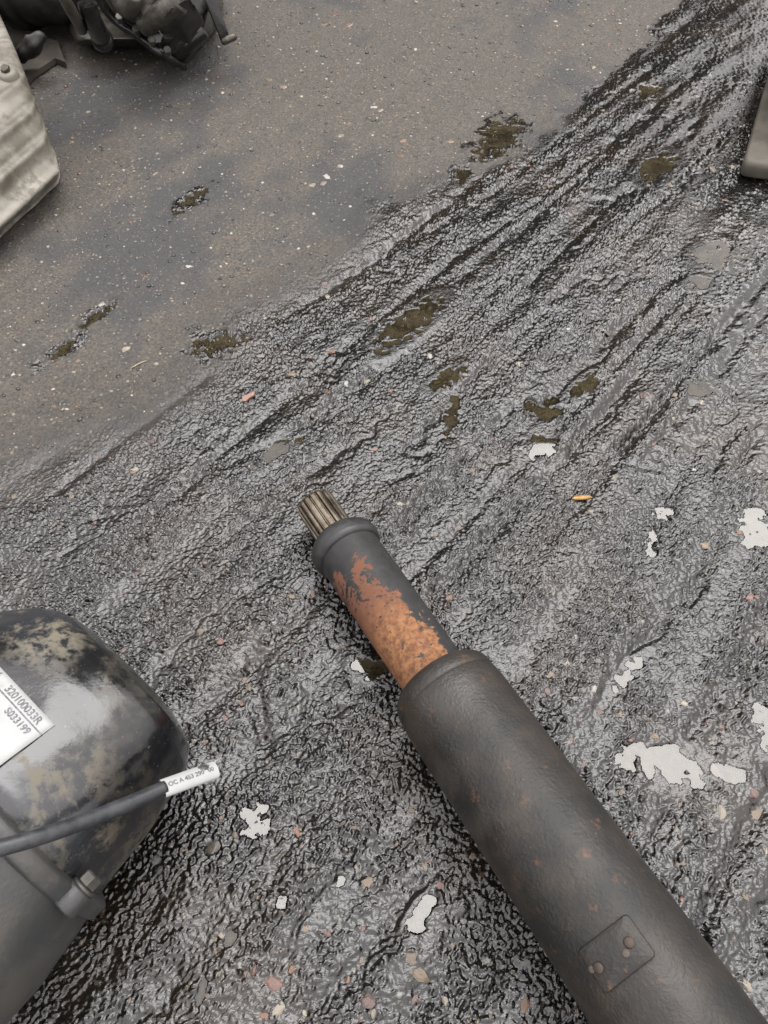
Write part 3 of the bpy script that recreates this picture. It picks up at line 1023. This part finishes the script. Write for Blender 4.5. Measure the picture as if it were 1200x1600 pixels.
vs_, keepf = [], []
ns, nw = 44, 40
for lay, lift in ((0, 0), (1, -.0005)):
    for i in range(ns):
        for j in range(nw):
            s = TL * i / (ns - 1); w = -2.35 + 4.7 * j / (nw - 1)
            se = min(s, TL - .0022 * (w / 2.35) ** 2)
            vs_.append(tag_pt(se, w, lift))
for lay in (0, 1):
    for i in range(ns - 1):
        for j in range(nw - 1):
            s = TL * (i + .5) / (ns - 1); w = -2.35 + 4.7 * (j + .5) / (nw - 1)
            if ((s - TL * .80 - w * .0012) / .0032) ** 2 + ((w + .62) / .55) ** 2 < 1: continue
            b = lay * ns * nw
            keepf.append((b + i * nw + j, b + i * nw + j + 1, b + (i + 1) * nw + j + 1, b + (i + 1) * nw + j))
tg = mesh_obj('tag', vs_, keepf, M['white'], cable)
tg['label'] = 'white printed tag with a torn hole'


def tag_text(s, size, start, w0):
    tv, tf = text_verts(s, size)
    out = [tag_pt(start + x, w0 - y / .0058, .0003) for x, y, z in tv]
    mesh_obj('printed_text', out, tf, M['ink'], tg, smooth=False)


tag_text('OC A 453 290', .0036, .0028, .22)
tag_text('00', .0036, TL - .0062, .22)

# ------------------------------------------------------------------ aluminium casing at the left
C1, C2 = np.array([-.33, -.945, 0]), np.array([.945, -.33, 0])


def alp(a, b, z):
    return C1 * a + C2 * b + np.array([0, 0, z])


ac = empty('aluminium_casing', tuple(alp(-.62, -.80, 0))[:2] + (0,))
tag(ac, 'pale ribbed aluminium casing with dirt in its grooves', 'casing')
key = [(-1.02, .006), (-.74, .006), (-.712, .012), (-.700, .022), (-.692, .034), (-.697, .046), (-.707, .062), (-.722, .080), (-.742, .096), (-.768, .107), (-.80, .112), (-.84, .110), (-.90, .098), (-1.02, .070)]
prof = []
for i in range(len(key) - 1):
    p0, p1, p2, p3 = (Vector(key[max(0, min(len(key) - 1, i + k))]) for k in (-1, 0, 1, 2))
    for k in range(14):
        t = k / 14
        q_ = 0.5 * ((2 * p1) + (p2 - p0) * t + (2 * p0 - 5 * p1 + 4 * p2 - p3) * t * t + (3 * p1 - p0 - 3 * p2 + p3) * t ** 3)
        prof.append((q_.x, q_.y))
prof.append(key[-1])
prof = np.array(prof)
tan = np.gradient(prof, axis=0); tan /= np.linalg.norm(tan, axis=1, keepdims=True)
nor = np.stack([tan[:, 1], -tan[:, 0]], 1)
arc = np.concatenate([[0], np.cumsum(np.linalg.norm(np.diff(prof, axis=0), axis=1))])
a_ref = arc[4 * 14]        # arc length at the lower edge
bumps = np.zeros(len(prof))
for d0, wd, hgt in ((.002, .0045, .005), (.020, .006, -.0025), (.034, .005, .0040), (.043, .004, -.0015), (.066, .005, .0042), (.076, .004, -.0015), (.100, .006, .0040), (.14, .008, .003)):
    bumps += hgt * np.exp(-((arc - a_ref - d0) / wd) ** 2)
prof2 = prof + nor * bumps[:, None]
ctr = np.array([-.86, .065])
stations = [(0.0, .86, .5), (.0025, .93, .75), (.007, .975, 1), (.014, 1.0, 1), (.024, 1.0, 1)] + [(.024 + .012 * k, 1.0, 1) for k in range(1, 34)]
vs_ = []
for off, sc, bk in stations:
    for k in range(len(prof2)):
        b, z = ctr + (prof2[k] - ctr) * sc
        z += (prof2[k][1] - z) * 0
        a_end = -.742 - 1.02 * max(0, -.695 - b)
        P = alp(a_end + off * (1 + 0 * b), b, z)
        dn = .0014 * mnoise.noise(Vector(P) * 30) + .0006 * mnoise.noise(Vector(P) * 90)
        P = P + (C2 * nor[k][0] + np.array([0, 0, nor[k][1]])) * dn
        vs_.append(P)
mesh_obj('ribbed_shell', vs_, ring_faces(len(stations), len(prof2)), M['alloy'], ac)
bp = alp(-.800, -.775, .108)
cyl('boss', bp - np.array([0, 0, .02]), bp + np.array([-.002, -.004, .008]), .012, M['alloy'], ac, n=24, bev=.3)
cyl('bolt', bp + np.array([-.002, -.004, .008]), bp + np.array([-.003, -.006, .013]), .006, M['dull_alloy'], ac, n=6)

# ------------------------------------------------------------------ oily gearbox at the upper left
og = empty('oily_gearbox', tuple(at(200, 20, 0))[:2] + (0,))
tag(og, 'oily black engine and gear casing with bosses and a lever', 'engine')
# barrel-shaped casing
b0, b1 = np.array([-.78, 1.47, .105]), np.array([-.455, 1.375, .100])
bd = (b1 - b0) / np.linalg.norm(b1 - b0)
be = np.cross(bd, [0, 0, 1]); be /= np.linalg.norm(be); bu = np.cross(be, bd)
bl = float(np.linalg.norm(b1 - b0))
prof = [(0, .060), (.006, .078), (.03, .082), (.12, .084), (.20, .086), (.206, .094), (.226, .094), (.232, .086), (.27, .084), (.30, .079), (.318, .066), (bl, .050)]
vs_ = []
n = 72
full = []
for (s0, r0), (s1, r1) in zip(prof[:-1], prof[1:]):
    for k in range(6): full.append((s0 + (s1 - s0) * k / 6, r0 + (r1 - r0) * k / 6))
full.append(prof[-1])
for s, r in full:
    for j in range(n):
        an = 2 * math.pi * j / n
        P = b0 + bd * s + (be * math.cos(an) + bu * math.sin(an)) * r
        P = P + (be * math.cos(an) + bu * math.sin(an)) * (.004 * mnoise.noise(Vector(P) * 26) + .0018 * mnoise.noise(Vector(P) * 75))
        vs_.append(P)
mesh_obj('barrel_casing', vs_, ring_faces(len(full), n), M['tarry'], og)
# alloy sump below
hull_obj('sump', [at(118, 70, .02), at(235, 76, .012), at(240, 40, .012), at(100, 30, .012), at(125, 62, .05), at(225, 60, .05), at(228, 20, .055), at(115, 10, .055)], M['dull_alloy'], og, .004, rough=.002)
# faceted gear casing
hull_obj('gear_casing', [at(243, 74, .014), at(290, 103, .006), at(338, 48, .010), at(352, 0, .008), at(300, -90, .01), at(170, -60, .01),
                         at(182, 36, .085), at(262, 86, .050), at(296, 88, .035), at(322, 40, .07), at(328, 0, .10), at(290, -70, .15), at(190, -50, .15), at(168, -10, .13)], M['oily'], og, .006, rough=.003)


def ridge(name, pts, r, mat):
    return tube(name, pts, r, mat, og, n=12, sub=5)


ridge('flange_seam', [at(150, -10, .13), at(176, 28, .098), at(215, 56, .078), at(258, 88, .054), at(288, 105, .010)], [.007, .006, .006, .006, .005], M['oily'])
cyl('boss', at(222, 42, .094), at(282, 2, .128), .0145, M['dull_alloy'], og, n=28, r1=.0155)
cyl('boss', at(196, 18, .118), at(206, -14, .145), .016, M['dull_alloy'], og, n=28)
cyl('boss', at(262, 92, .034), at(318, 46, .068), .011, M['oily'], og, n=28, r1=.012)
cyl('plug', at(246, 62, .072), at(244, 57, .083), .010, M['oily'], og, n=6)
hull_obj('bearing_housing', [at(x, y, z) for x, y, z in ((150, -30, .02), (178, 34, .03), (236, 62, .03), (262, 20, .03), (250, -60, .03), (160, -20, .135), (184, 22, .112), (228, 44, .098), (250, 6, .125), (240, -50, .16))], M['dull_alloy'], og, .008, rough=.004)
for bx_, by_, bz_ in ((188, 33, .100), (214, 51, .086), (238, 68, .074), (262, 84, .060)):
    q0 = at(bx_, by_, bz_)
    cyl('bolt', q0, q0 + np.array([.002, -.006, .009]), .0055, M['bolt'], og, n=6)
hull_obj('cover_plate', [at(x, y, z) + np.array(o_) for x, y, z in ((250, 52, .088), (296, 70, .062), (318, 36, .086), (300, 6, .122), (268, 20, .118)) for o_ in ((0, 0, 0), (.002, -.008, .010))], M['tarry'], og, .009, rough=.003)
hull_obj('lever_arm', [at(x, y, z) + np.array(o_) for x, y, z in ((322, 8, .098), (336, -2, .100), (358, 58, .052), (346, 68, .048)) for o_ in ((0, 0, 0), (.001, -.003, .007))], M['oily'], og, .0015)
cyl('lever_pin', at(346, 66, .050), at(369, 56, .055), .0052, M['dull_alloy'], og, n=20, bev=.4)
ridge('hose', [at(128, -40, .19), at(136, 5, .165), at(146, 34, .135), at(158, 58, .100)], [.012, .012, .012, .013], M['oily'])
cyl('hose_end', at(157, 56, .103), at(163, 68, .088), .0145, M['oily'], og, n=24, bev=.3)
ridge('strap', [at(96, -12, .19), at(112, 18, .165), at(128, 46, .125)], [.007, .007, .007], M['dull_alloy'])
hull_obj('bracket', [at(25, 104, .012), at(62, 92, .02), at(80, 40, .07), at(30, 50, .07), at(20, 96, .03), at(58, 84, .045)], M['tarry'], og, .010, rough=.006)

# ------------------------------------------------------------------ beige board under the engine
bpts = [at(x, y, .004) for x, y in ((-60, 40), (-60, 150), (30, 128), (46, 131), (52, 122), (66, 112), (88, 97), (104, 103), (92, 70), (40, 55))]
vs_ = [p + np.array([0, 0, z]) for z in (-.002, .006) for p in bpts]
nb = len(bpts)
bo = mesh_obj('torn_board', vs_, ring_faces(2, nb), M['card'], None, smooth=False)
tag(bo, 'torn dirty beige board lying under the oily black engine', 'board')

# ------------------------------------------------------------------ iron casting at the right edge
ir = empty('iron_casting', tuple(at(1215, 200, 0))[:2] + (0,))
tag(ir, 'stained grey iron casting corner standing on wet asphalt', 'casting')


def poly_round(pts, r=.02, k=6):
    out = []
    m = len(pts)
    for i in range(m):
        B = Vector(pts[i]); A = Vector(pts[i - 1]); C = Vector(pts[(i + 1) % m])
        u, v = (A - B), (C - B)
        q = min(r, u.length * .4, v.length * .4)
        P, Q = B + u.normalized() * q, B + v.normalized() * q
        for j in range(k + 1):
            t = j / k
            out.append((1 - t) ** 2 * P + 2 * t * (1 - t) * B + t * t * Q)
    return out


top_o = poly_round([tuple(at(1206, 100, .024)[:2]), tuple(at(1162, 252, .024)[:2]), tuple(at(1330, 272, .024)[:2]), tuple(at(1330, 110, .024)[:2])], .014)
cx = sum((p for p in top_o), Vector((0, 0))) / len(top_o)
rings = [(.001, .97), (.004, .985), (.016, .995), (.020, .99), (.0235, .97), (.024, .94)]
vs_ = [(cx.x + (p.x - cx.x) * k, cx.y + (p.y - cx.y) * k, z) for z, k in rings for p in top_o]
mesh_obj('cast_foot', vs_, ring_faces(len(rings), len(top_o)), M['foot'], ir)
hull_obj('web', [at(x, y, z) for x, y, z in ((1206, 118, .02), (1206, 60, .02), (1330, 60, .02), (1330, 120, .02), (1212, 95, .12), (1330, 95, .12))], M['oily'], ir, .004)

# ------------------------------------------------------------------ small litter
hp = np.array([.183, .4285, 0]); hz = ground_z(.183, .4285)
hd = np.array([.97, .10, 0])
vs_, n = [], 10
prof = [(-.0095, .0003), (-.0085, .0011), (-.006, .0020), (-.001, .0025), (.004, .0024), (.0075, .0017), (.009, .0009), (.0098, .0003)]
hside = np.array([-.10, .97, 0])
for s, r in prof:
    for j in range(n):
        an = 2 * math.pi * j / n
        k = .82 if j in (2, 3) else 1.0
        vs_.append(hp + np.array([0, 0, hz + .0022]) + hd * s + (hside * math.cos(an) + np.array([0, 0, 1]) * math.sin(an) * .8) * r * k)
hk = mesh_obj('seed_husk', vs_, ring_faces(len(prof), n), M['husk'])
tag(hk, 'small yellow brown seed husk lying on wet asphalt', 'husk')
p = at(388, 622, 0); pz = ground_z(p[0], p[1])
pts = []
for k, (dx, dy) in enumerate(((-.007, -.006), (-.002, -.0065), (.002, -.001), (.007, .002), (.008, .007), (.004, .006), (-.001, .003), (-.006, 0))):
    pts.append((p[0] + dx * .8, p[1] + dy * 1.0))
vs_ = [(x, y, pz + z + .0004 * math.sin(i * 2.1)) for z in (0, .0022) for i, (x, y) in enumerate(pts)]
ch = mesh_obj('brick_chip', vs_, ring_faces(2, 8), M['pinkchip'], None, smooth=False)
tag(ch, 'flat pink brick chip lying on the asphalt', 'chip')
a_, b_ = at(206, 575, 0), at(229, 564, 0)
za, zb = ground_z(*a_[:2]), ground_z(*b_[:2])
mid = (a_ + b_) / 2
st = tube('straw', [a_ + [0, 0, za + .0008], mid + [0, 0, max(za, zb) + .0016], b_ + [0, 0, zb + .0010]], [.0005, .0007, .0004], M['straw'], None, n=6, sub=4)
tag(st, 'short pale straw fragment on dusty asphalt', 'straw')

# ------------------------------------------------------------------ workshop across the yard (its dark front is what the far puddles mirror)
ws = empty('workshop', (-2.2, 5.4, 0))
tag(ws, 'dark brown workshop with a lean-to roof facing the wet yard', 'workshop')
wall_m = mat_plain('brown_painted_sheet', (.040, .034, .026), (.060, .050, .038), 3, (.6, .8), 0, .2, 40)


def slab(name, x0, x1, y0, y1, z0, z1, mat, parent):
    v = [(x, y, z) for z in (z0, z1) for x, y in ((x0, y0), (x1, y0), (x1, y1), (x0, y1))]
    return mesh_obj(name, v, ring_faces(2, 4), mat, parent, smooth=False)


slab('wall', -7.0, 2.35, 5.2, 9.0, 0, 4.9, wall_m, ws)
slab('roof', -7.3, 2.55, 4.9, 9.3, 4.9, 5.05, wall_m, ws)
dr = slab('door', -3.6, -.9, 5.15, 5.2, 0.02, 3.2, M['housing'], ws)
slab('handle', -1.15, -1.1, 5.10, 5.15, 1.0, 1.3, M['bolt'], dr)
